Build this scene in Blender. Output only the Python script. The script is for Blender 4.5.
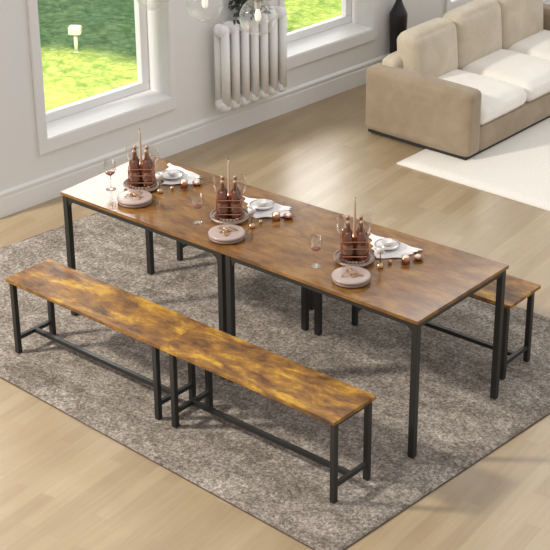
import bpy, bmesh, math, random
from math import sin, cos, pi, radians
from mathutils import Vector, Matrix

random.seed(7)
for o in list(bpy.data.objects):
    bpy.data.objects.remove(o)
SC = bpy.context.scene
COL = SC.collection

# ------------------------------------------------------------------ camera
CAM = Vector((4.8476, -5.7756, 4.2483))
yaw, pit, rol, F = 0.6949, 0.4639, -0.0084, 1641.55
fw = Vector((-sin(yaw)*cos(pit), cos(yaw)*cos(pit), -sin(pit)))
rt = Vector((cos(yaw), sin(yaw), 0))
up = rt.cross(fw)
r2 = rt*cos(rol) + up*sin(rol)
u2 = -rt*sin(rol) + up*cos(rol)
cd = bpy.data.cameras.new('camera')
cam = bpy.data.objects.new('camera', cd)
COL.objects.link(cam)
m = Matrix((r2, u2, -fw)).transposed().to_4x4()
m.translation = CAM
cam.matrix_world = m
cd.sensor_width = 36
cd.lens = F*36/550
cd.clip_end = 200
SC.camera = cam

# ------------------------------------------------------------------ world, lights, exposure
SC.view_settings.view_transform = 'Standard'
SC.view_settings.look = 'None'
SC.view_settings.exposure = 0.0
SC.view_settings.gamma = 1
SC.view_settings.use_curve_mapping = False

w = bpy.data.worlds.new('world')
SC.world = w
w.use_nodes = True
nt = w.node_tree
nt.nodes.clear()
tc = nt.nodes.new('ShaderNodeTexCoord')
# bright overcast sky: brightest overhead and over the garden, dimmer toward the inside of the house
dotp = nt.nodes.new('ShaderNodeVectorMath'); dotp.operation = 'DOT_PRODUCT'
dotp.inputs[1].default_value = (0.20, 0.50, 0.80)
nt.links.new(tc.outputs['Generated'], dotp.inputs[0])
mr = nt.nodes.new('ShaderNodeMapRange')
mr.inputs['From Min'].default_value = -0.65
mr.inputs['From Max'].default_value = 0.9
nt.links.new(dotp.outputs['Value'], mr.inputs['Value'])
cr = nt.nodes.new('ShaderNodeValToRGB')
cr.color_ramp.elements[0].color = (0.36, 0.345, 0.325, 1)
cr.color_ramp.elements[1].color = (1.0, 0.985, 0.98, 1)
cr.color_ramp.elements[0].position = 0.1
nt.links.new(mr.outputs['Result'], cr.inputs['Fac'])
bg = nt.nodes.new('ShaderNodeBackground')
bg.inputs['Strength'].default_value = 1.07
# brighter band of sky low over the garden, beyond the windows
dg = nt.nodes.new('ShaderNodeVectorMath'); dg.operation = 'DOT_PRODUCT'
dg.inputs[1].default_value = tuple(Vector((-0.62, 0.69, 0.39)).normalized())
nt.links.new(tc.outputs['Generated'], dg.inputs[0])
mg = nt.nodes.new('ShaderNodeMapRange'); mg.interpolation_type = 'SMOOTHSTEP'
mg.inputs['From Min'].default_value = 0.945
mg.inputs['From Max'].default_value = 0.995
mg.inputs['To Max'].default_value = 6.0
nt.links.new(dg.outputs['Value'], mg.inputs['Value'])
sc_ = nt.nodes.new('ShaderNodeVectorMath'); sc_.operation = 'SCALE'
sc_.inputs[0].default_value = (1, 0.985, 0.96)
nt.links.new(mg.outputs['Result'], sc_.inputs['Scale'])
ad_ = nt.nodes.new('ShaderNodeVectorMath'); ad_.operation = 'ADD'
nt.links.new(cr.outputs['Color'], ad_.inputs[0]); nt.links.new(sc_.outputs[0], ad_.inputs[1])
nt.links.new(ad_.outputs[0], bg.inputs['Color'])
wo = nt.nodes.new('ShaderNodeOutputWorld')
nt.links.new(bg.outputs[0], wo.inputs[0])


def lamp(name, kind, loc, target, energy, color, **kw):
    d = bpy.data.lights.new(name, kind)
    d.energy = energy
    d.color = color
    for k, v in kw.items():
        setattr(d, k, v)
    o = bpy.data.objects.new(name, d)
    COL.objects.link(o)
    o.location = loc
    o.rotation_euler = (Vector(target)-Vector(loc)).to_track_quat('-Z', 'Y').to_euler()
    return o


lamp('key_light', 'AREA', (-3.75, -4.15, 4.5), (0.6, 0.2, 0.2), 520, (1.0, 0.945, 0.86), shape='DISK', size=0.55)
lamp('lawn_fill_spot', 'SPOT', (-3.0, 1.2, 3.2), (-4.25, 2.15, -0.3), 5200, (1.0, 0.60, 0.22),
     spot_size=radians(37), spot_blend=0.15, shadow_soft_size=0.15)  # unseen spot added to stand in for sun on the near grass
lamp('lawn_fill_spot', 'SPOT', (-3.0, 5.6, 3.2), (-3.9, 6.3, -0.3), 2600, (1.0, 0.62, 0.22),
     spot_size=radians(46), spot_blend=0.5, shadow_soft_size=0.15)  # second added spot, brightens the lawn beyond the next window


# ------------------------------------------------------------------ materials
def mat(name, color=(.8, .8, .8), rough=.5, metal=0., spec=.5, **kw):
    m_ = bpy.data.materials.new(name)
    m_.use_nodes = True
    b = m_.node_tree.nodes['Principled BSDF']
    b.inputs['Base Color'].default_value = (*color, 1)
    b.inputs['Roughness'].default_value = rough
    b.inputs['Metallic'].default_value = metal
    b.inputs['Specular IOR Level'].default_value = spec
    for k, v in kw.items():
        b.inputs[k].default_value = v
    return m_


def nodes(m_):
    n = m_.node_tree.nodes
    return m_.node_tree, n, m_.node_tree.links, n['Principled BSDF']


def mapping(nt_, scale=(1, 1, 1), rot=(0, 0, 0), coord='Object', rnd=False):
    t = nt_.nodes.new('ShaderNodeTexCoord')
    mp = nt_.nodes.new('ShaderNodeMapping')
    mp.inputs['Scale'].default_value = scale
    mp.inputs['Rotation'].default_value = rot
    src = t.outputs[coord]
    if rnd:
        oi = nt_.nodes.new('ShaderNodeObjectInfo')
        mu = nt_.nodes.new('ShaderNodeMath'); mu.operation = 'MULTIPLY'; mu.inputs[1].default_value = 37.0
        nt_.links.new(oi.outputs['Random'], mu.inputs[0])
        ad = nt_.nodes.new('ShaderNodeVectorMath'); ad.operation = 'ADD'
        nt_.links.new(src, ad.inputs[0]); nt_.links.new(mu.outputs[0], ad.inputs[1])
        src = ad.outputs[0]
    nt_.links.new(src, mp.inputs['Vector'])
    return mp.outputs[0]


def noise(nt_, vec, scale, detail=4, rough=.5, dist=0.):
    n = nt_.nodes.new('ShaderNodeTexNoise')
    n.inputs['Scale'].default_value = scale
    n.inputs['Detail'].default_value = detail
    n.inputs['Roughness'].default_value = rough
    n.inputs['Distortion'].default_value = dist
    nt_.links.new(vec, n.inputs['Vector'])
    return n.outputs['Fac']


def ramp(nt_, fac, stops):
    r = nt_.nodes.new('ShaderNodeValToRGB')
    e = r.color_ramp.elements
    while len(e) < len(stops):
        e.new(.5)
    for i, (p, c) in enumerate(stops):
        e[i].position = p
        e[i].color = (*c, 1)
    nt_.links.new(fac, r.inputs['Fac'])
    return r.outputs['Color']


def mix(nt_, fac, a, b, mode='MIX'):
    n = nt_.nodes.new('ShaderNodeMix')
    n.data_type = 'RGBA'
    n.blend_type = mode
    if isinstance(fac, float):
        n.inputs[0].default_value = fac
    else:
        nt_.links.new(fac, n.inputs[0])
    for s, v in ((6, a), (7, b)):
        if isinstance(v, tuple):
            n.inputs[s].default_value = (*v, 1)
        else:
            nt_.links.new(v, n.inputs[s])
    return n.outputs[2]


def bump(nt_, height, strength, dist, bsdf):
    b = nt_.nodes.new('ShaderNodeBump')
    b.inputs['Strength'].default_value = strength
    b.inputs['Distance'].default_value = dist
    nt_.links.new(height, b.inputs['Height'])
    nt_.links.new(b.outputs[0], bsdf.inputs['Normal'])


def rustic(name, cols, rough, spec, coat=0., figure=.75):
    """dark-stained rustic board: long grain, blotches and short darker figures"""
    m_ = mat(name, rough=rough, spec=spec)
    t, n, l, b = nodes(m_)
    v = mapping(t, (1.6, 3.6, 3.6), (0, 0, radians(-22)), rnd=True)
    f1 = noise(t, v, 3.2, 10, .70, .30)
    base = ramp(t, f1, [(.36, cols[0]), (.45, cols[1]), (.53, cols[2]), (.62, cols[3])])
    v2 = mapping(t, (2, 40, 40), rnd=True)
    f2 = noise(t, v2, 3, 4, .6, .3)
    grain = ramp(t, f2, [(.3, (.80, .78, .76)), (.7, (1.12, 1.12, 1.1))])
    c = mix(t, 1.0, base, grain, 'MULTIPLY')
    v3 = mapping(t, (5, 11, 11), (0, 0, radians(-24)), rnd=True)
    f3 = noise(t, v3, 2.6, 8, .75, .8)
    fig = ramp(t, f3, [(.34, (.55, .47, .42)), (.45, (1, 1, 1))])
    c = mix(t, figure, c, mix(t, 1.0, c, fig, 'MULTIPLY'))
    l.new(c, b.inputs['Base Color'])
    bump(t, f2, .08, .002, b)
    b.inputs['Coat Weight'].default_value = coat
    b.inputs['Coat Roughness'].default_value = .2
    return m_


M = {}
M['table_wood'] = rustic('table wood', [(.11, .046, .012), (.165, .072, .018), (.215, .099, .025), (.28, .145, .038)], .21, .7, 0., .22)
M['bench_wood'] = rustic('bench wood', [(.08, .036, .015), (.19, .086, .024), (.30, .145, .028), (.54, .31, .036)], .42, .4)
M['edge_wood'] = mat('edge wood', (.26, .13, .04), .5)
M['black_metal'] = mat('black metal', (.030, .030, .028), .42, .3, .5)
M['white_paint'] = mat('white paint', (.83, .815, .80), .55, 0, .35)
M['white_enamel'] = mat('white enamel', (.87, .86, .84), .32, 0, .45)
M['window_frame'] = mat('window frame paint', (.83, .82, .82), .45)
M['black_vase'] = mat('black ceramic', (.012, .012, .013), .35)
M['plinth'] = mat('plinth', (.02, .017, .015), .6)
M['copper'] = mat('copper', (.44, .20, .12), .28, .9)
M['dark_copper'] = mat('dark copper wire', (.30, .13, .08), .35, .8)
M['gold'] = mat('gold', (.55, .36, .20), .28, .9)
M['wax'] = mat('white wax', (.80, .70, .62), .5)
M['taper'] = mat('taper wax', (.50, .36, .26), .4)
M['wick'] = mat('wick', (.02, .02, .02), .9)
M['bottle'] = mat('dark amber bottle', (.12, .036, .018), .14, 0, .7)
M['bottle_neck'] = mat('bronze neck foil', (.42, .27, .17), .35, .6)
M['bottle_label'] = mat('bottle label', (.24, .12, .08), .6)
M['blush'] = mat('blush stoneware', (.39, .30, .265), .30, 0, .5)
M['blush_rim'] = mat('dusky stoneware rim', (.27, .185, .155), .4, 0, .5)
M['leaf'] = mat('dark leaf', (.020, .035, .018), .45)
M['terracotta'] = mat('white pot', (.75, .73, .70), .5)
M['red_wine'] = mat('red wine', (.22, .03, .02), .1)
M['bulb'] = mat('frosted bulb', (.85, .80, .72), .4)
M['bulb'].node_tree.nodes['Principled BSDF'].inputs['Emission Color'].default_value = (1, .86, .68, 1)
M['bulb'].node_tree.nodes['Principled BSDF'].inputs['Emission Strength'].default_value = .5
M['garden_white'] = mat('garden light white', (.85, .85, .84), .4)
M['garden_post'] = mat('garden light post', (.50, .62, .68), .4)
M['socket'] = mat('pale socket', (.62, .58, .52), .35, .4)

# grey-veined stone of the trays
m_ = mat('tray stone', (.6, .5, .42), .25)
t, n, l, b = nodes(m_)
v = mapping(t, (1, 1, 1))
f = noise(t, v, 9, 6, .65, 2.2)
l.new(ramp(t, f, [(.34, (.20, .14, .11)), (.44, (.58, .46, .37)), (.57, (.72, .61, .51)), (.68, (.32, .23, .18))]), b.inputs['Base Color'])
M['stone'] = m_

# clear glass: mostly see-through, glossy toward its rims
def glassy(name, tint=(1, 1, 1), edge=(.95, .93, .9), base=.06, rough=.03, power=.35, top=.85):
    g = bpy.data.materials.new(name)
    g.use_nodes = True
    t_ = g.node_tree
    t_.nodes.clear()
    lw = t_.nodes.new('ShaderNodeLayerWeight'); lw.inputs['Blend'].default_value = power
    mr_ = t_.nodes.new('ShaderNodeMapRange')
    mr_.inputs['To Min'].default_value = base; mr_.inputs['To Max'].default_value = top
    t_.links.new(lw.outputs['Facing'], mr_.inputs['Value'])
    tr = t_.nodes.new('ShaderNodeBsdfTransparent'); tr.inputs[0].default_value = (*tint, 1)
    gl = t_.nodes.new('ShaderNodeBsdfGlossy'); gl.inputs['Color'].default_value = (*edge, 1); gl.inputs['Roughness'].default_value = rough
    mx = t_.nodes.new('ShaderNodeMixShader')
    t_.links.new(mr_.outputs[0], mx.inputs[0]); t_.links.new(tr.outputs[0], mx.inputs[1]); t_.links.new(gl.outputs[0], mx.inputs[2])
    out = t_.nodes.new('ShaderNodeOutputMaterial'); t_.links.new(mx.outputs[0], out.inputs[0])
    return g
M['glass'] = glassy('clear glass', (.97, .97, .97), (.95, .92, .88), .07, .04, .35)
M['globe_glass'] = glassy('globe glass', (.97, .975, .97), (1, 1, .98), .05, .02, .22)
M['window_glass'] = glassy('window glass', (.98, .99, .98), (1, 1, 1), .01, .01, .15, .12)

# wall paint
m_ = mat('wall paint', (.82, .805, .785), .7, 0, .3)
t, n, l, b = nodes(m_)
v = mapping(t, (1, 1, 1))
bump(t, noise(t, v, 90, 3), .04, .002, b)
M['wall'] = m_

# laminate floor: long light oak strips running along the wall
m_ = mat('oak floor', rough=.34, spec=.75)
t, n, l, b = nodes(m_)
v = mapping(t, (1, 1, 1), (0, 0, radians(90-5.4)), 'Object')
br = t.nodes.new('ShaderNodeTexBrick')
br.inputs['Scale'].default_value = 1.0
br.inputs['Brick Width'].default_value = .62
br.inputs['Row Height'].default_value = .078
br.inputs['Mortar Size'].default_value = .0012
br.inputs['Mortar Smooth'].default_value = .5
br.offset = .37
br.inputs['Color1'].default_value = (0, 0, 0, 1)
br.inputs['Color2'].default_value = (1, 1, 1, 1)
br.inputs['Mortar'].default_value = (.3, .3, .3, 1)
l.new(v, br.inputs['Vector'])
tone = ramp(t, br.outputs['Color'], [(0., (.325, .238, .140)), (.5, (.355, .266, .160)), (1., (.39, .30, .185))])
v2 = mapping(t, (1, 1, 1), (0, 0, radians(-5.4)), 'Object')
mp2 = t.nodes.new('ShaderNodeMapping'); mp2.inputs['Scale'].default_value = (22, 1.3, 1); l.new(v2, mp2.inputs[0])
f = noise(t, mp2.outputs[0], 2.0, 6, .6, .6)
g = ramp(t, f, [(.3, (.93, .92, .91)), (.7, (1.07, 1.07, 1.07))])
c = mix(t, 1., tone, g, 'MULTIPLY')
f2 = noise(t, v2, 2.2, 3)
c = mix(t, .6, c, mix(t, 1., c, ramp(t, f2, [(.35, (.90, .88, .86)), (.65, (1.05, 1.05, 1.05))]), 'MULTIPLY'))
l.new(c, b.inputs['Base Color'])
bump(t, f, .03, .001, b)
M['floor'] = m_

# mottled grey-brown shag rug
m_ = mat('shag rug', rough=.95, spec=.1)
t, n, l, b = nodes(m_)
v = mapping(t, (1, 1, 1))
f = noise(t, v, 62, 5, .88, .3)
f2 = noise(t, v, 5.5, 5, .65, 1.0)
vs = mapping(t, (1.1, 3.2, 1))
f3 = noise(t, vs, 2.6, 3, .5, .8)
c = ramp(t, f, [(.36, (.10, .083, .068)), (.5, (.30, .265, .228)), (.64, (.62, .565, .50))])
c = mix(t, .8, c, mix(t, 1., c, ramp(t, f2, [(.32, (.62, .59, .57)), (.66, (1.28, 1.26, 1.25))]), 'MULTIPLY'))
c = mix(t, .7, c, mix(t, 1., c, ramp(t, f3, [(.36, (.75, .72, .70)), (.62, (1.2, 1.2, 1.2))]), 'MULTIPLY'))
l.new(c, b.inputs['Base Color'])
bump(t, f, .8, .012, b)
M['rug'] = m_
M['rug_edge'] = mat('rug binding', (.09, .06, .045), .9)

# cream carpet
m_ = mat('cream carpet', rough=.95, spec=.1)
t, n, l, b = nodes(m_)
v = mapping(t, (1, 1, 1))
f = noise(t, v, 150, 2, .6)
l.new(ramp(t, f, [(.3, (.74, .70, .64)), (.7, (.86, .83, .77))]), b.inputs['Base Color'])
bump(t, f, .3, .003, b)
M['cream_rug'] = m_


def fabric(name, a, c_):
    m2 = mat(name, rough=.85, spec=.2)
    t, n, l, b = nodes(m2)
    b.inputs['Sheen Weight'].default_value = .25
    v = mapping(t, (1, 1, 1))
    f = noise(t, v, 6, 5, .6, .5)
    l.new(ramp(t, f, [(.32, a), (.68, c_)]), b.inputs['Base Color'])
    bump(t, noise(t, v, 220, 2), .15, .002, b)
    return m2
M['sofa_tan'] = fabric('tan velour', (.29, .225, .15), (.36, .285, .20))
M['sofa_back'] = fabric('beige velour', (.50, .43, .325), (.60, .525, .41))
M['sofa_seat'] = fabric('ivory fabric', (.80, .755, .69), (.85, .81, .75))

# napkin cloth with small dark print
m_ = mat('printed napkin', rough=.8, spec=.2)
t, n, l, b = nodes(m_)
v = mapping(t, (1, 1, 1))
f = noise(t, v, 26, 3, .6, 1.5)
l.new(ramp(t, f, [(.33, (.42, .39, .38)), (.38, (.80, .77, .75)), (.6, (.86, .83, .81))]), b.inputs['Base Color'])
M['napkin'] = m_
m_ = mat('silvered plate', (.74, .71, .69), .2, .1)
M['plate'] = m_

# lawn
m_ = mat('lawn', rough=1.0, spec=0.)
t, n, l, b = nodes(m_)
v = mapping(t, (1, 1, 1))
f = noise(t, v, 11, 6, .8, .4)
f2 = noise(t, v, 2.2, 4, .6)
c = ramp(t, f, [(.34, (.06, .135, .055)), (.5, (.135, .25, .115)), (.66, (.28, .40, .20))])
c = mix(t, .6, c, mix(t, 1., c, ramp(t, f2, [(.35, (.85, .92, .95)), (.65, (1.1, 1.08, .9))]), 'MULTIPLY'))
l.new(c, b.inputs['Base Color'])
bump(t, f, .6, .03, b)
M['lawn'] = m_


# ------------------------------------------------------------------ mesh helpers
def obj(name, bm, material, parent=None, smooth=False, bevel=0., loc=None):
    me = bpy.data.meshes.new(name)
    bmesh.ops.recalc_face_normals(bm, faces=bm.faces)
    bm.to_mesh(me)
    bm.free()
    me.materials.append(M[material] if isinstance(material, str) else material)
    if smooth:
        for p in me.polygons:
            p.use_smooth = True
    o = bpy.data.objects.new(name, me)
    COL.objects.link(o)
    if parent:
        o.parent = parent
    if loc:
        o.location = loc
    if bevel:
        md = o.modifiers.new('bevel', 'BEVEL')
        md.width = bevel
        md.segments = 2
        md.limit_method = 'ANGLE'
    return o


def thing(name, label, cat, loc=(0, 0, 0), rotz=0, group=None):
    o = bpy.data.objects.new(name, None)
    COL.objects.link(o)
    o.location = loc
    o.rotation_euler = (0, 0, rotz)
    tag(o, label, cat, group)
    return o


def tag(o, label, cat, group=None):
    o['label'] = label
    o['category'] = cat
    if group:
        o['group'] = group
    return o


def struct(name, bm, material, **kw):
    o = obj(name, bm, material, **kw)
    if not o.parent:
        o['kind'] = 'structure'
    return o


def B():
    return bmesh.new()


def box(bm, x0, x1, y0, y1, z0, z1, mx=None):
    vs = [bm.verts.new((x, y, z)) for z in (z0, z1) for y in (y0, y1) for x in (x0, x1)]
    for f_ in ((0, 1, 3, 2), (4, 5, 7, 6), (0, 1, 5, 4), (2, 3, 7, 6), (0, 2, 6, 4), (1, 3, 7, 5)):
        bm.faces.new([vs[i] for i in f_])
    if mx:
        for v_ in vs:
            v_.co = mx @ v_.co
    return bm


def prism(bm, pts, z0, z1):
    """closed outline pts (x,y) extruded from z0 to z1"""
    a = [bm.verts.new((x, y, z0)) for x, y in pts]
    c_ = [bm.verts.new((x, y, z1)) for x, y in pts]
    bm.faces.new(a[::-1]); bm.faces.new(c_)
    k = len(pts)
    for i in range(k):
        bm.faces.new((a[i], a[(i+1) % k], c_[(i+1) % k], c_[i]))
    return bm


def lathe(bm, prof, seg=32, at=(0, 0, 0)):
    rings = []
    for r, z in prof:
        if r < 1e-6:
            rings.append([bm.verts.new((at[0], at[1], at[2]+z))])
        else:
            rings.append([bm.verts.new((at[0]+r*cos(2*pi*i/seg), at[1]+r*sin(2*pi*i/seg), at[2]+z)) for i in range(seg)])
    for a, c_ in zip(rings, rings[1:]):
        for i in range(seg):
            j = (i+1) % seg
            if len(a) == 1 and len(c_) == 1:
                continue
            if len(a) == 1:
                bm.faces.new((a[0], c_[i], c_[j]))
            elif len(c_) == 1:
                bm.faces.new((a[i], a[j], c_[0]))
            else:
                bm.faces.new((a[i], a[j], c_[j], c_[i]))
    return bm


def tube(bm, pts, r, seg=10, taper=None):
    pts = [Vector(p) for p in pts]
    rings = []
    ref = None
    for i, p in enumerate(pts):
        d = (pts[min(i+1, len(pts)-1)]-pts[max(i-1, 0)]).normalized()
        if ref is None:
            ref = d.orthogonal().normalized()
        ref = (ref-d*ref.dot(d)).normalized()
        s = d.cross(ref)
        rr = r if taper is None else r+(taper-r)*i/(len(pts)-1)
        rings.append([bm.verts.new(p+(ref*cos(2*pi*k/seg)+s*sin(2*pi*k/seg))*rr) for k in range(seg)])
    for a, c_ in zip(rings, rings[1:]):
        for k in range(seg):
            bm.faces.new((a[k], a[(k+1) % seg], c_[(k+1) % seg], c_[k]))
    bm.faces.new(rings[0][::-1]); bm.faces.new(rings[-1])
    return bm


def cushion(bm, x0, x1, y0, y1, z0, z1, r=.05, crown=(0, 0, 0), n_=14, lean=0.):
    """rounded box whose faces bulge by crown (x, y, z)"""
    c0 = Vector(((x0+x1)/2, (y0+y1)/2, (z0+z1)/2))
    h = Vector(((x1-x0)/2, (y1-y0)/2, (z1-z0)/2))
    res = bmesh.ops.create_cube(bm, size=2)
    vs = res['verts']
    es = list({e for v_ in vs for e in v_.link_edges})
    out = bmesh.ops.subdivide_edges(bm, edges=es, cuts=n_, use_grid_fill=True)
    allv = {v_ for v_ in bm.verts if v_.tag is False}
    for v_ in allv:
        v_.tag = True
        q = v_.co.copy()
        # spread the grid toward the edges for rounder corners
        q = Vector([math.copysign(abs(a)**.8, a) for a in q])
        p = Vector((q.x*h.x, q.y*h.y, q.z*h.z))
        inn = Vector([max(-(h[i]-r), min(h[i]-r, p[i])) for i in range(3)])
        d = p-inn
        if d.length > 1e-9:
            p = inn+d.normalized()*r
        bx = (1-q.y**2)*(1-q.z**2)*crown[0]
        by = (1-q.x**2)*(1-q.z**2)*crown[1]
        bz = (1-q.x**4)*(1-q.y**4)*crown[2]
        p += Vector((bx*math.copysign(1, q.x)*abs(q.x), by*q.y, bz*q.z))
        p.x += lean*(p.z+h.z)
        v_.co = c0+p
    return bm


# ------------------------------------------------------------------ frame of the window wall
P0 = Vector((-2.444, .296, 0))
DW = Vector((.0939, .9956, 0)).normalized()
NW = Vector((.9956, -.0939, 0)).normalized()    # into the room
MW = Matrix((NW, DW, Vector((0, 0, 1)))).transposed().to_4x4()
MW.translation = P0
# local coordinates (o, s, z): o = distance off the wall into the room, s along the wall

WT = .26          # wall thickness
WH = 3.9  # extra height out of view, added to block sky glare on table and floor
S0, S1 = -.12, 6.2  # wall cut short out of view so the key light reaches the sofa
ZB = .41
ZT = 2.25
WIN = [(.395, 1.437), (2.512, 3.448), (4.345, 5.35)]

bm = B()
box(bm, -WT, 0, S0, S1, -.3, ZB, MW)
box(bm, -WT, 0, S0, S1, ZT, WH, MW)
edges = [S0]+[v_ for a in WIN for v_ in a]+[S1]
for a, c_ in zip(edges[::2], edges[1::2]):
    box(bm, -WT, 0, a, c_, ZB, ZT, MW)
struct('wall_left', bm, 'wall')

# floor, bounded by the wall
bm = B()
fa = P0+DW*S0-NW*.05
fb = P0+DW*(S1)-NW*.05
prism(bm, [(fa.x, fa.y), (fa.x-.6, -6), (6.5, -6), (6.5, 7.5), (fb.x+.1, 7.5), (fb.x, fb.y)], -.12, 0)
struct('floor', bm, 'floor')

# lawn outside
bm = B()
res = bmesh.ops.create_grid(bm, x_segments=80, y_segments=80, size=1)
for v_ in bm.verts:
    v_.co = Vector((-2.6-WT+0-(v_.co.x+1)*7+v_.co.y*1.3+.9, 3+v_.co.y*12, -.31+.02*sin(v_.co.x*41)*sin(v_.co.y*57)))
lawn = obj('lawn', bm, 'lawn')
lawn['kind'] = 'structure'

# baseboard
bm = B()
prof = [(0, 0), (.016, 0), (.016, .118), (.011, .124), (.011, .136), (.019, .142), (.019, .154), (.008, .166), (0, .166)]
a = [bm.verts.new(MW @ Vector((o_, S0, z_))) for o_, z_ in prof]
c_ = [bm.verts.new(MW @ Vector((o_, S1, z_))) for o_, z_ in prof]
for i in range(len(prof)):
    j = (i+1) % len(prof)
    bm.faces.new((a[i], a[j], c_[j], c_[i]))
bm.faces.new(a); bm.faces.new(c_[::-1])
struct('baseboard_left', bm, 'white_paint')

# windows: casing on the wall face, deep reveal, sash frame and pane set back
for k, (sa, sb) in enumerate(WIN):
    nm = 'window_%d' % (k+1)
    wdw = bpy.data.objects.new(nm, None)
    COL.objects.link(wdw)
    wdw['kind'] = 'structure'
    wdw.location = P0+DW*((sa+sb)/2)
    wdw.rotation_euler = MW.to_euler()
    ce = (sa+sb)/2
    ha = (sb-sa)/2
    cw = .068 if k == 0 else .045
    cwr = .04
    bm = B()
    zc0 = .322
    box(bm, .0, .022, -ha-cw, ha+cwr, zc0, ZB)
    box(bm, .0, .022, -ha-cw, ha+cwr, ZT, ZT+.09)
    box(bm, .0, .022, -ha-cw, -ha, ZB, ZT)
    box(bm, .0, .022, ha, ha+cwr, ZB, ZT)
    o = obj('window_casing', bm, 'white_paint', wdw, bevel=.004)
    bm = B()
    box(bm, -.21, .018, -ha, ha, ZB, ZB+.006)
    obj('window_sill', bm, 'white_paint', wdw)
    bm = B()
    d0, d1 = -.25, -.20
    fwd = .065
    box(bm, d0, d1, -ha, ha, ZB+.006, ZB+fwd)
    box(bm, d0, d1, -ha, ha, ZT-.06, ZT)
    box(bm, d0, d1, -ha, -ha+fwd, ZB+fwd, ZT-.06)
    box(bm, d0, d1, ha-fwd, ha, ZB+fwd, ZT-.06)
    obj('window_frame', bm, 'window_frame', wdw, bevel=.005)
    bm = B()
    box(bm, -.228, -.222, -ha+fwd, ha-fwd, ZB+fwd, ZT-.06)
    obj('glass_pane', bm, 'window_glass', wdw)

# ------------------------------------------------------------------ rugs
def rug_mesh(quad, z0, z1, nx, ny, amp):
    bm = B()
    q = [Vector((x, y, 0)) for x, y in quad]
    top = []
    for i in range(nx+1):
        row = []
        for j in range(ny+1):
            u_, v_ = i/nx, j/ny
            p = (q[0]*(1-u_)+q[1]*u_)*(1-v_)+(q[3]*(1-u_)+q[2]*u_)*v_
            e = min(u_, 1-u_, v_, 1-v_)
            dz = amp*(sin(p.x*9+p.y*5)*sin(p.y*13-p.x*4))*.5
            row.append(bm.verts.new((p.x+(amp*.4*sin(p.y*47) if e == 0 else 0), p.y+(amp*.4*sin(p.x*53) if e == 0 else 0), z1+dz-(z1-z0)*.35*(e == 0))))
        top.append(row)
    for i in range(nx):
        for j in range(ny):
            bm.faces.new((top[i][j], top[i+1][j], top[i+1][j+1], top[i][j+1]))
    be = [e for e in bm.edges if len(e.link_faces) == 1]
    r_ = bmesh.ops.extrude_edge_only(bm, edges=be)
    for v_ in r_['geom']:
        if isinstance(v_, bmesh.types.BMVert):
            v_.co.z = z0
    return bm

RZ = .0125
rg = thing('shag_rug', 'large grey-brown mottled shag rug under the dining tables and benches', 'rug')
Q = [(-2.20, -.965), (1.335, -1.205), (1.50, 1.25), (-1.93, 1.36)]
obj('rug_pile', rug_mesh(Q, .0005, .0105, 120, 80, .003), 'rug', rg, smooth=True)
bm = B()
for (a, c_) in zip(Q, Q[1:]+Q[:1]):
    tube(bm, [(a[0], a[1], .003), (c_[0], c_[1], .003)], .0035, 6)
obj('rug_binding', bm, 'rug_edge', rg)

bm = rug_mesh([(-1.012, 2.53), (2.6, 2.46), (2.75, 5.6), (-.92, 5.75)], .0005, .012, 30, 30, .001)
o = obj('carpet', bm, 'cream_rug', smooth=True)
tag(o, 'plain cream carpet lying in front of and under the beige sofa', 'carpet')


# ------------------------------------------------------------------ dining tables
def make_table(label, corners, legs, dx):
    """corners: front-left, front-right, back-right, back-left of the top; origin at the middle"""
    cx = sum(c[0] for c in corners)/4
    cy = sum(c[1] for c in corners)/4
    t_ = thing('dining_table', label, 'table', (cx, cy, RZ), 0, None)
    L = [(x-cx, y-cy) for x, y in corners]
    H = .75-RZ
    obj('tabletop', prism(B(), L, H-.018, H), 'table_wood', t_, bevel=.001)
    ins = .016
    hw = .016
    G = [(x-cx, y-cy) for x, y in legs]
    for x, y in G:
        obj('leg', box(B(), x-hw, x+hw, y-hw, y+hw, 0, H-.0185), 'black_metal', t_, bevel=.002)
    for i in range(4):
        a, c_ = Vector((*G[i], 0)), Vector((*G[(i+1) % 4], 0))
        d = (c_-a).normalized()
        nn = Vector((-d.y, d.x, 0))*.013
        p = [a+d*.0165-nn, c_-d*.0165-nn, c_-d*.0165+nn, a+d*.0165+nn]
        bm = prism(B(), [(v_.x, v_.y) for v_ in p], H-.0445, H-.0185)
        obj('apron_rail', bm, 'black_metal', t_)
    # small curved corner gussets on the long rails
    for i, j in ((0, 1), (1, 0), (2, 3), (3, 2)):
        a, c_ = Vector((*G[i], 0)), Vector((*G[j], 0))
        d = (c_-a).normalized()
        bm = B()
        pts = []
        R_ = .05
        arc = [(R_-R_*sin(q_), R_-R_*cos(q_)) for q_ in [k_*pi/12 for k_ in range(7)]]
        prof_ = [(0, 0)]+[(x_, z_) for x_, z_ in arc]
        f1_, f2_ = [], []
        nn = Vector((-d.y, d.x, 0))*.010
        for x_, z_ in prof_:
            base_ = a+d*(.0165+x_)+Vector((0, 0, H-.045-z_))
            f1_.append(bm.verts.new(base_-nn)); f2_.append(bm.verts.new(base_+nn))
        bm.faces.new(f1_); bm.faces.new(f2_[::-1])
        for k_ in range(len(f1_)):
            kk = (k_+1) % len(f1_)
            bm.faces.new((f1_[k_], f1_[kk], f2_[kk], f2_[k_]))
        obj('corner_gusset', bm, 'black_metal', t_)
    return t_


make_table('rustic brown dining table nearest the windows, left half of the long pair',
           [(-1.150, -.357), (-.010, -.360), (-.010, .345), (-1.158, .318)],
           [(-1.125, -.336), (-.029, -.338), (-.030, .326), (-1.178+.03, .296)], 0)
make_table('rustic brown dining table at the right end of the long pair, farther from the windows',
           [(-.0097, -.360), (1.172, -.366), (1.180, .382), (-.0097, .345)],
           [(.026, -.338), (1.150, -.342), (1.157, .357), (.060, .326)], 0)


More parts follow.
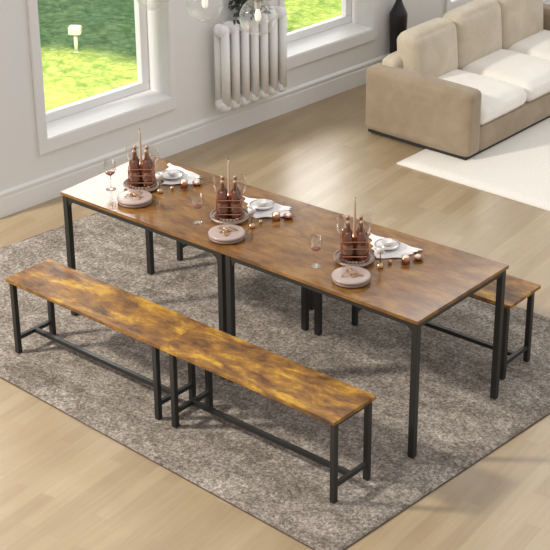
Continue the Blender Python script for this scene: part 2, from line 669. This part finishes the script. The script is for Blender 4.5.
# ------------------------------------------------------------------ benches
def make_bench(label, org, ang, L, D, inl, inr, H=.452):
    """org = front-left corner; x along the bench"""
    t_ = thing('dining_bench', label, 'bench', (org[0], org[1], RZ), ang, 'four matching benches along the tables')
    del t_['group']
    h = H-RZ
    obj('seat', box(B(), 0, L, 0, D, h-.018, h), 'bench_wood', t_, bevel=.001)
    hw = .0135
    iy = .030
    xs = (inl, L-inr)
    for x in xs:
        for y in (iy, D-iy):
            obj('leg', box(B(), x-hw, x+hw, y-hw, y+hw, 0, h-.0185), 'black_metal', t_, bevel=.0015)
        obj('crossbar', box(B(), x-.010, x+.010, iy+hw, D-iy-hw, .075, .097), 'black_metal', t_)
        obj('seat_rail', box(B(), x-.010, x+.010, iy+hw, D-iy-hw, h-.0385, h-.0185), 'black_metal', t_)
    obj('stretcher', box(B(), xs[0]+.0105, xs[1]-.0105, D/2-.011, D/2+.011, .075, .097), 'black_metal', t_)
    for y in (iy, D-iy):
        obj('seat_rail', box(B(), xs[0]+hw, xs[1]-hw, y-.010, y+.010, h-.0345, h-.0185), 'black_metal', t_)
    return t_


a_ = -.023
fo = Vector((-1.072, -.850))
def along(o_, d_, ang): return (o_[0]+d_*cos(ang), o_[1]+d_*sin(ang))
make_bench('golden brown bench in the front row, left one with its end toward the windows', fo, a_, 1.117, .302, .022, .060)
make_bench('golden brown bench in the front row, right one with its end toward the viewer', along(fo, 1.1173, a_), a_, 1.068, .302, .055, .022)
make_bench('brown bench behind the tables, left one almost hidden under the tabletop', (-1.158, .500), .0, 1.04, .302, .024, .028)
make_bench('brown bench behind the tables, right one sticking out past the table end', (.100, .506), .008, 1.022, .296, .048, .036)


# ------------------------------------------------------------------ sofa
sofa = thing('sofa', 'beige three-seat sofa with ivory seat cushions and boxy arms on the cream carpet', 'sofa', (-.640, 2.822, .0125), -.022)
SD, SL, AW = .885, 2.03, .155
bm = B(); box(bm, -SD+.03, -.03, .02, SL-.02, 0, .018)
obj('plinth', bm, 'plinth', sofa)
bm = cushion(B(), -SD+.02, -.015, AW-.02, SL-AW+.02, .0185, .195, .015)
obj('base', bm, 'sofa_tan', sofa, smooth=True)
for y0 in (0, SL-AW):
    bm = cushion(B(), -SD, 0, y0, y0+AW, .0185, .475, .04, (0, .012, .006), 18)
    obj('armrest', bm, 'sofa_tan', sofa, smooth=True)
bm = cushion(B(), -SD+.05, -SD+.19, .10, SL-.10, .03, .535, .05, (0, 0, .01), 18)
obj('back_frame', bm, 'sofa_back', sofa, smooth=True)
cw_ = (SL-2*AW)/3
for k in range(3):
    y0 = AW+cw_*k
    bm = cushion(B(), -SD+.13, -.004, y0+.003, y0+cw_-.003, .196, .325, .055, (.012, .0, .035), 16)
    obj('seat_cushion', bm, 'sofa_seat', sofa, smooth=True)
for k in range(3):
    y0 = AW+cw_*k-.02*k+(.03 if k == 0 else 0)
    bm = cushion(B(), -SD+.14, -SD+.32, y0+.002, AW+cw_*(k+1)-.022-.02*k, .31, .685+.012*k, .055, (.03, 0, .015), 16, lean=-.10)
    obj('back_cushion', bm, 'sofa_back', sofa, smooth=True)

# black floor vase in the corner behind the sofa
bm = lathe(B(), [(0, 0), (.054, 0), (.057, .01), (.066, .40), (.068, .488), (.066, .496), (.030, .575), (.024, .59), (.021, .62), (.021, .68), (.024, .70), (.018, .70), (.015, .66), (0, .655)], 40)
o = obj('floor_vase', bm, 'black_vase', smooth=True, loc=(-2.025, 3.94, .0))
tag(o, 'tall matt black bottle-shaped vase standing on the floor behind the sofa', 'vase')

# ------------------------------------------------------------------ radiator
rad = thing('radiator', 'white column radiator hung on the wall between the two windows', 'radiator', tuple(P0+DW*1.825), MW.to_euler().z)
ns, sp = 7, .091
zb, zt = .275, .80
for k in range(ns):
    s_ = k*sp
    bm = B()
    for z_ in (zb, zt):
        cushion(bm, .045, .165, s_-.040, s_+.040, z_-.045, z_+.045, .038, (0, 0, 0), 6)
    for o_ in (.072, .138):
        tube(bm, [(o_, s_, zb), (o_, s_, zt)], .030, 14)
    obj('column', bm, 'white_enamel', rad, smooth=True)
for z_ in (zb, zt):
    obj('header_pipe', tube(B(), [(.105, -.052, z_), (.105, (ns-1)*sp+.052, z_)], .024, 16), 'white_enamel', rad, smooth=True)
for z_ in (zb, zt):
    for s_ in (.1, (ns-1)*sp-.1):
        obj('wall_bracket', box(B(), .001, .06, s_-.012, s_+.012, z_-.02, z_+.02), 'white_enamel', rad)

# plant trailing down the wall above the radiator
pl = thing('potted_plant', 'dark leafy plant trailing on the wall above the radiator', 'plant', tuple(P0+DW*2.13+NW*.095+Vector((0, 0, .955))), MW.to_euler().z)
obj('pot', lathe(B(), [(0, 0), (.055, 0), (.075, .12), (.08, .13), (.07, .13), (.06, .10), (0, .10)], 28), 'terracotta', pl, smooth=True)
obj('wall_bracket', box(B(), -.0945, -.056, -.02, .02, .02, .09), 'terracotta', pl)
bml = B(); bms = B()
for k in range(16):
    an = random.uniform(0, 2*pi)
    ex = random.uniform(.10, .30)*(1 if k % 2 else .7)
    end = Vector((max(-.06, .10*cos(an)+.02), ex*sin(an), -random.uniform(.02, .10)))
    st = Vector((.03*cos(an), .03*sin(an), .10))
    md_ = (st+end)/2+Vector((.03, 0, .09))
    pts = []
    for i in range(9):
        q = i/8
        pts.append(st*(1-q)**2+md_*2*q*(1-q)+end*q*q)
    tube(bms, pts, .0025, 5)
    for i in range(2, 9):
        for sd in (-1, 1):
            p = pts[i]
            d = (pts[i]-pts[i-1]).normalized()
            side = Vector((random.uniform(0, .6), sd, random.uniform(-.7, .2))).normalized()
            ax = (side+d*.4).normalized()
            ln = random.uniform(.035, .06)
            wd = ax.cross(Vector((1, 0, .3))).normalized()*ln*.26
            nb = ax.cross(wd).normalized()*.004
            if p.x+ax.x*ln < -.085:
                continue
            v0 = bml.verts.new(p); v1 = bml.verts.new(p+ax*ln*.5+wd+nb); v2_ = bml.verts.new(p+ax*ln); v3 = bml.verts.new(p+ax*ln*.5-wd+nb)
            v4 = bml.verts.new(p+ax*ln*.5-nb)
            bml.faces.new((v0, v1, v4)); bml.faces.new((v1, v2_, v4)); bml.faces.new((v2_, v3, v4)); bml.faces.new((v3, v0, v4))
obj('leaves', bml, 'leaf', pl)
obj('stems', bms, 'leaf', pl)

# ------------------------------------------------------------------ garden light on the lawn
gl = thing('garden_light', 'small white garden light on a pale post on the lawn outside', 'garden light', (-5.0, 3.42, -.31), .6)
obj('post', tube(B(), [(0, 0, 0), (0, 0, .17)], .017, 14), 'garden_post', gl, smooth=True)
obj('lamp_head', cushion(B(), -.055, .055, -.04, .04, .17, .24, .012, (0, 0, .003), 5), 'garden_white', gl, smooth=True)
obj('foot', lathe(B(), [(0, 0), (.03, 0), (.03, .008), (.018, .014), (0, .014)], 18), 'garden_post', gl, smooth=True)

# ------------------------------------------------------------------ pendant globes over the tables
pend = [((-.825, .077), 'clear glass globe pendant over the table, nearest the left window'),
        ((-.480, .089), 'clear glass globe pendant between the other two globes'),
        ((-.137, .091), 'clear glass globe pendant in front of the radiator and plant')]
for (x, y), lab in pend:
    p = thing('pendant_lamp', lab, 'pendant lamp', (x, y, 1.8))
    R_ = .092
    prof = [(R_*sin(q_), -R_*cos(q_)) for q_ in [k_*(pi*.90)/22 for k_ in range(23)]]
    prof[0] = (0, -R_)
    obj('glass_globe', lathe(B(), prof, 40), 'globe_glass', p, smooth=True)
    obj('bulb', lathe(B(), [(0, -.022), (.010, -.018), (.016, -.004), (.016, .012), (.010, .036), (.010, .045), (0, .045)], 20), 'bulb', p, smooth=True)
    obj('socket', lathe(B(), [(0, .045), (.014, .045), (.016, .05), (.016, .088), (.030, .092), (.030, .100), (.006, .110), (0, .110)], 24), 'socket', p, smooth=True)
    obj('cord', tube(B(), [(0, 0, .11), (0, 0, 1.2)], .003, 8), 'wick', p)

# ------------------------------------------------------------------ tableware, three matching settings
TZ = .7505


def copy_tree(o, parent=None):
    c = o.copy()
    COL.objects.link(c)
    c.parent = parent
    for ch in list(o.children):
        copy_tree(ch, c)
    return c


def make_tray():
    t_ = thing('serving_tray', '', 'tray', (0, 0, 0))
    obj('dish', lathe(B(), [(0, .004), (.072, .004), (.078, 0), (.086, 0), (.099, .016), (.100, .020), (.096, .0225), (.090, .018), (.083, .015), (0, .015)], 44), 'stone', t_, smooth=True)
    obj('rim_band', lathe(B(), [(.0975, .0200), (.1005, .0235), (.0985, .0262), (.0935, .0245)], 44), 'blush_rim', t_, smooth=True)
    return t_


def make_rack():
    t_ = thing('bottle_rack', '', 'bottle rack', (0, 0, 0))
    a = .063
    bm = B(); box(bm, -a, a, -a, a, 0, .006)
    obj('base', bm, 'dark_copper', t_, bevel=.001)
    bm = B()
    for z_ in (.035, .075, .112):
        for p, q in (((-a, -a), (a, -a)), ((a, -a), (a, a)), ((a, a), (-a, a)), ((-a, a), (-a, -a))):
            tube(bm, [(p[0], p[1], z_), (q[0], q[1], z_)], .0028, 6)
    for z_ in (.112, .05):
        tube(bm, [(-a, 0, z_), (-.012, 0, z_)], .0022, 6); tube(bm, [(.012, 0, z_), (a, 0, z_)], .0022, 6)
        tube(bm, [(0, -a, z_), (0, -.012, z_)], .0022, 6); tube(bm, [(0, .012, z_), (0, a, z_)], .0022, 6)
    obj('wire_frame', bm, 'copper', t_)
    for x in (-a, a):
        for y in (-a, a):
            obj('post', tube(B(), [(x, y, .0065), (x, y, .115)], .003, 6), 'copper', t_)
    # sleeve that holds the taper candle
    obj('candle_sleeve', lathe(B(), [(0, .006), (.011, .006), (.011, .13), (.0085, .13), (.0085, .012), (0, .012)], 18), 'copper', t_, smooth=True)
    # foliage-like crumbs of copper leaves round the foot
    bm = B()
    rr = random.Random(3)
    for k_ in range(26):
        an = 2*pi*k_/26
        x, y = .072*cos(an), .072*sin(an)
        cushion(bm, x-.008, x+.008, y-.006, y+.006, 0, .010+.006*rr.random(), .004, (0, 0, 0), 2)
    obj('bead_ring', bm, 'blush_rim', t_, smooth=True)
    return t_


def make_bottle():
    t_ = thing('bottle', '', 'bottle', (0, 0, 0))
    obj('glass_body', lathe(B(), [(0, 0), (.025, 0), (.0272, .004), (.0272, .100), (.025, .116), (.013, .140), (.0085, .148), (0, .148)], 24), 'bottle', t_, smooth=True)
    obj('neck', lathe(B(), [(0, .1485), (.0088, .1485), (.0078, .188), (.010, .190), (.010, .202), (0, .202)], 18), 'bottle_neck', t_, smooth=True)
    obj('paper_label', lathe(B(), [(.0275, .035), (.0279, .036), (.0279, .082), (.0275, .083)], 24), 'bottle_label', t_, smooth=True)
    return t_


def make_taper():
    t_ = thing('taper_candle', '', 'candle', (0, 0, 0))
    obj('wax', lathe(B(), [(0, 0), (.0078, 0), (.0075, .10), (.0058, .275), (.003, .295), (0, .296)], 16), 'taper', t_, smooth=True)
    obj('wick', tube(B(), [(0, 0, .2965), (.001, 0, .308)], .0012, 6), 'wick', t_)
    return t_


def make_platter():
    t_ = thing('round_platter', '', 'platter', (0, 0, 0))
    obj('lower_plate', lathe(B(), [(0, 0), (.082, 0), (.090, .004), (.092, .012), (.089, .0145), (0, .0145)], 48), 'blush_rim', t_, smooth=True)
    obj('upper_plate', lathe(B(), [(0, .015), (.086, .015), (.092, .019), (.0935, .026), (.091, .0305), (.084, .032), (0, .0315)], 48), 'blush', t_, smooth=True)
    return t_


def make_twig():
    t_ = thing('gold_twig', '', 'ornament', (0, 0, 0))
    bm = B(); bl = B()
    rr = random.Random(5)
    for k_ in range(7):
        an = rr.uniform(0, 2*pi)
        ln = rr.uniform(.028, .055)
        p0 = Vector((0, 0, .006)); p2 = Vector((ln*cos(an), ln*sin(an), .004)); p1 = (p0+p2)/2+Vector((0, 0, rr.uniform(.008, .02)))
        pts = [p0*(1-q)**2+p1*2*q*(1-q)+p2*q*q for q in [i/6 for i in range(7)]]
        tube(bm, pts, .0016, 6)
        for i in (3, 5, 6):
            c = pts[i]
            cushion(bl, c.x-.006, c.x+.006, c.y-.004, c.y+.004, c.z-.0015, c.z+.0025, .0018, (0, 0, 0), 2)
    cushion(bl, -.011, .011, -.009, .009, 0, .016, .006, (0, 0, 0), 4)
    obj('branches', bm, 'gold', t_, smooth=True)
    obj('buds', bl, 'gold', t_, smooth=True)
    return t_


def make_wine_glass(wine=True):
    t_ = thing('wine_glass', '', 'wine glass', (0, 0, 0))
    obj('foot', lathe(B(), [(0, 0), (.026, 0), (.027, .0015), (.010, .004), (.0035, .008), (0, .008)], 28), 'glass', t_, smooth=True)
    obj('stem', lathe(B(), [(0, .0085), (.0032, .0085), (.0026, .04), (.0030, .078), (0, .078)], 12), 'glass', t_, smooth=True)
    obj('bowl', lathe(B(), [(0, .0785), (.010, .080), (.023, .090), (.031, .106), (.033, .122), (.030, .150), (.027, .162)], 30), 'glass', t_, smooth=True)
    if wine:
        obj('wine', lathe(B(), [(0, .0795), (.009, .081), (.018, .087), (.0225, .091), (.024, .093), (0, .093)], 28), 'red_wine', t_, smooth=True)
    return t_


def make_flute():
    t_ = thing('champagne_flute', '', 'glass', (0, 0, 0))
    obj('foot', lathe(B(), [(0, 0), (.022, 0), (.023, .0015), (.008, .004), (.003, .008), (0, .008)], 24), 'glass', t_, smooth=True)
    obj('stem', lathe(B(), [(0, .0085), (.003, .0085), (.003, .10), (0, .10)], 12), 'glass', t_, smooth=True)
    obj('bowl', lathe(B(), [(0, .1005), (.012, .104), (.022, .122), (.026, .15), (.025, .18), (.0235, .195)], 28), 'glass', t_, smooth=True)
    return t_


def make_goblet():
    t_ = thing('candle_goblet', '', 'goblet', (0, 0, 0))
    obj('foot', lathe(B(), [(0, 0), (.013, 0), (.017, .005), (.0175, .014), (.012, .022), (.004, .027), (0, .027)], 24), 'gold', t_, smooth=True)
    obj('stem', lathe(B(), [(0, .0275), (.003, .0275), (.003, .075), (0, .075)], 12), 'dark_copper', t_, smooth=True)
    obj('bowl', lathe(B(), [(0, .0755), (.010, .077), (.018, .087), (.021, .100), (.019, .113), (.0175, .113), (.018, .098), (0, .084)], 26), 'plate', t_, smooth=True)
    return t_


def make_cup():
    t_ = thing('tealight_cup', '', 'candle cup', (0, 0, 0))
    obj('cup', lathe(B(), [(0, 0), (.018, 0), (.020, .003), (.021, .036), (.0195, .036), (.0185, .030), (0, .030)], 26), 'copper', t_, smooth=True)
    obj('wax', lathe(B(), [(0, .0305), (.018, .0305), (.018, .034), (.010, .040), (0, .041)], 22), 'wax', t_, smooth=True)
    return t_


def make_bowl():
    t_ = thing('copper_bowl', '', 'bowl', (0, 0, 0))
    obj('bowl', lathe(B(), [(0, 0), (.014, 0), (.024, .008), (.028, .017), (.0265, .017), (.020, .009), (0, .007)], 26), 'copper', t_, smooth=True)
    obj('wax', cushion(B(), -.015, .011, -.012, .012, .0095, .024, .006, (0, 0, .002), 4), 'wax', t_, smooth=True)
    return t_


def make_ball():
    o_ = obj('gold_bauble', lathe(B(), [(0, 0)]+[(.011*sin(q_), .011-.011*cos(q_)) for q_ in [k_*pi/10 for k_ in range(1, 10)]]+[(0, .022)], 20), 'gold', smooth=True)
    return o_


def make_plate():
    t_ = thing('side_plate', '', 'plate', (0, 0, 0))
    obj('dish', lathe(B(), [(0, .003), (.035, .003), (.037, 0), (.041, 0), (.052, .006), (.067, .012), (.067, .014), (.052, .0085), (.040, .006), (0, .006)], 40), 'plate', t_, smooth=True)
    obj('rim_line', lathe(B(), [(.059, .0115), (.0595, .0125), (.062, .0135), (.0625, .0125)], 40), 'blush_rim', t_, smooth=True)
    return t_


def make_bread_bowl():
    o_ = obj('dip_bowl', lathe(B(), [(0, 0), (.014, 0), (.024, .010), (.030, .024), (.0285, .024), (.021, .012), (0, .008)], 30), 'plate', smooth=True)
    return o_


def cloth(corners, seed, cx, cy):
    """wrinkled napkin spread over the quad corners"""
    rr = random.Random(seed)
    ph = [rr.uniform(0, 6.28) for _ in range(6)]
    bm = B()
    n_ = 30
    q = [Vector((x-cx, y-cy, 0)) for x, y in corners]
    g_ = []
    for i in range(n_+1):
        row = []
        for j in range(n_+1):
            u_, v_ = i/n_, j/n_
            p = (q[0]*(1-u_)+q[1]*u_)*(1-v_)+(q[3]*(1-u_)+q[2]*u_)*v_
            e = min(u_, 1-u_, v_, 1-v_)
            z_ = .0035+.0022*sin(p.x*60+p.y*25+ph[0])+.0012*sin(p.y*90-p.x*30+ph[1])
            edge = .006*sin(j*.9+ph[2]) if e == 0 else 0
            row.append(bm.verts.new((p.x+edge, p.y+edge*.6, max(.0005, z_))))
        g_.append(row)
    for i in range(n_):
        for j in range(n_):
            bm.faces.new((g_[i][j], g_[i+1][j], g_[i+1][j+1], g_[i][j+1]))
    r_ = bmesh.ops.extrude_face_region(bm, geom=list(bm.faces))
    for v_ in r_['geom']:
        if isinstance(v_, bmesh.types.BMVert):
            v_.co.z += .0015
    return bm


SETS = [
    dict(tag='nearest the windows', tray=(-.846, -.052), plat=(-.757, -.188), wine=(-.964, -.163), gob=(-.724, -.038), plate=(-.811, .150),
         cup=(-.678, .100), bowl=(-.640, .165), ball=(-.700, .030), cloth=[(-.960, .285), (-.706, .262), (-.645, .165), (-.785, .045)], full=True),
    dict(tag='in the middle', tray=(-.215, -.065), plat=(-.093, -.216), wine=(-.312, -.194), gob=(-.059, -.069), plate=(-.177, .151),
         cup=(-.026, .085), bowl=(.010, .142), ball=(-.058, -.002), cloth=[(-.346, .197), (-.064, .250), (.000, .146), (-.120, .025)], full=False),
    dict(tag='toward the right end', tray=(.576, -.057), plat=(.679, -.207), wine=(.463, -.207), gob=(.716, -.032), plate=(.611, .169),
         cup=(.781, .088), bowl=(.806, .158), ball=(.727, .034), cloth=[(.446, .245), (.765, .252), (.735, .120), (.640, .030)], full=False),
]
WH3 = ['on the table nearest the windows', 'in the middle of the three settings', 'on the right-hand table']
proto = {}


def place(kind, maker, k, xy, z, label, group, rz=0.):
    if kind not in proto:
        o_ = maker()
        proto[kind] = o_
    else:
        o_ = copy_tree(proto[kind])
    o_.location = (xy[0], xy[1], z)
    o_.rotation_euler.z = rz
    cats = {'gold_bauble': 'bauble', 'dip_bowl': 'bowl'}
    tag(o_, label, o_.get('category') or cats.get(kind, kind), group)
    return o_


spots = ['of the setting nearest the windows', 'of the middle setting', 'of the right-hand setting']
for k, S in enumerate(SETS):
    w_ = spots[k]
    tx, ty = S['tray'][0]-.006, S['tray'][1]+.012
    PL = (S['plat'][0]+.009, S['plat'][1]-.016)
    place('serving_tray', make_tray, k, (tx, ty), TZ, 'veined stone tray under the bottle rack ' + w_, 'stone serving trays', .5)
    rx, ry, rz_ = tx, ty, TZ+.0155
    rang = .69
    place('bottle_rack', make_rack, k, (rx, ry), rz_, 'square copper wire bottle rack ' + w_, 'copper bottle racks', rang)
    names = ['left', 'near', 'far', 'right']
    pos = [(-.032, -.032), (.032, -.032), (-.032, .032), (.032, .032)]
    lab = ['front left', 'front right', 'rear left', 'rear right']
    for q, (bx, by) in enumerate(pos):
        x = rx+bx*cos(rang)-by*sin(rang)
        y = ry+bx*sin(rang)+by*cos(rang)
        place('bottle', make_bottle, k, (x, y), rz_+.0065, 'dark bottle, %s in the rack %s' % (lab[q], w_), 'small dark bottles in the racks')
    place('taper_candle', make_taper, k, (rx, ry), rz_+.0125, 'tall slim brown taper candle rising from the rack ' + w_, 'taper candles in the racks')
    place('round_platter', make_platter, k, PL, TZ, 'thick round blush plate before the rack ' + w_, 'round blush plates')
    place('gold_twig', make_twig, k, PL, TZ+.0325, 'small gold twig ornament on the blush plate ' + w_, 'gold twig ornaments', k*1.3)
    wg = place('wine_glass', make_wine_glass, k, S['wine'], TZ,
          'stemmed wine glass left of the rack ' + w_, 'stemmed wine glasses')
    # two clear flutes on the far side of each tray
    for sd, nm in ((-1, 'left'), (1, 'right')):
        dx_, dy_ = sd*.062, .0
        x = tx+dx_*cos(rang)-(.096)*sin(rang)
        y = ty+dx_*sin(rang)+(.096)*cos(rang)
        place('champagne_flute', make_flute, k, (x, y), TZ, 'clear flute, %s one behind the rack %s' % (nm, w_), 'clear flutes behind the racks')
    place('candle_goblet', make_goblet, k, S['gob'], TZ, 'slim goblet on a gold foot beside the plate ' + w_, 'gold-footed goblets')
    ccx = sum(c[0] for c in S['cloth'])/4
    ccy = sum(c[1] for c in S['cloth'])/4
    cl = obj('napkin', cloth(S['cloth'], k, ccx, ccy), 'napkin', smooth=True, loc=(ccx, ccy, TZ))
    tag(cl, 'crumpled white printed napkin under the silvered plate ' + w_, 'napkin', 'white napkins')
    place('side_plate', make_plate, k, S['plate'], TZ+.0085, 'silvery white side plate lying on the napkin ' + w_, 'side plates')
    place('dip_bowl', make_bread_bowl, k, S['plate'], TZ+.0085+.0065, 'small pale bowl standing on the side plate ' + w_, 'small bowls on plates')
    place('tealight_cup', make_cup, k, S['cup'], TZ+(.0), 'small copper cup with a tealight ' + w_, 'copper tealight cups')
    place('copper_bowl', make_bowl, k, S['bowl'], TZ, 'low copper bowl beside the tealight cup ' + w_, 'low copper bowls')
    place('gold_bauble', make_ball, k, S['ball'], TZ, 'little gold ball lying by the napkin ' + w_, 'gold balls')
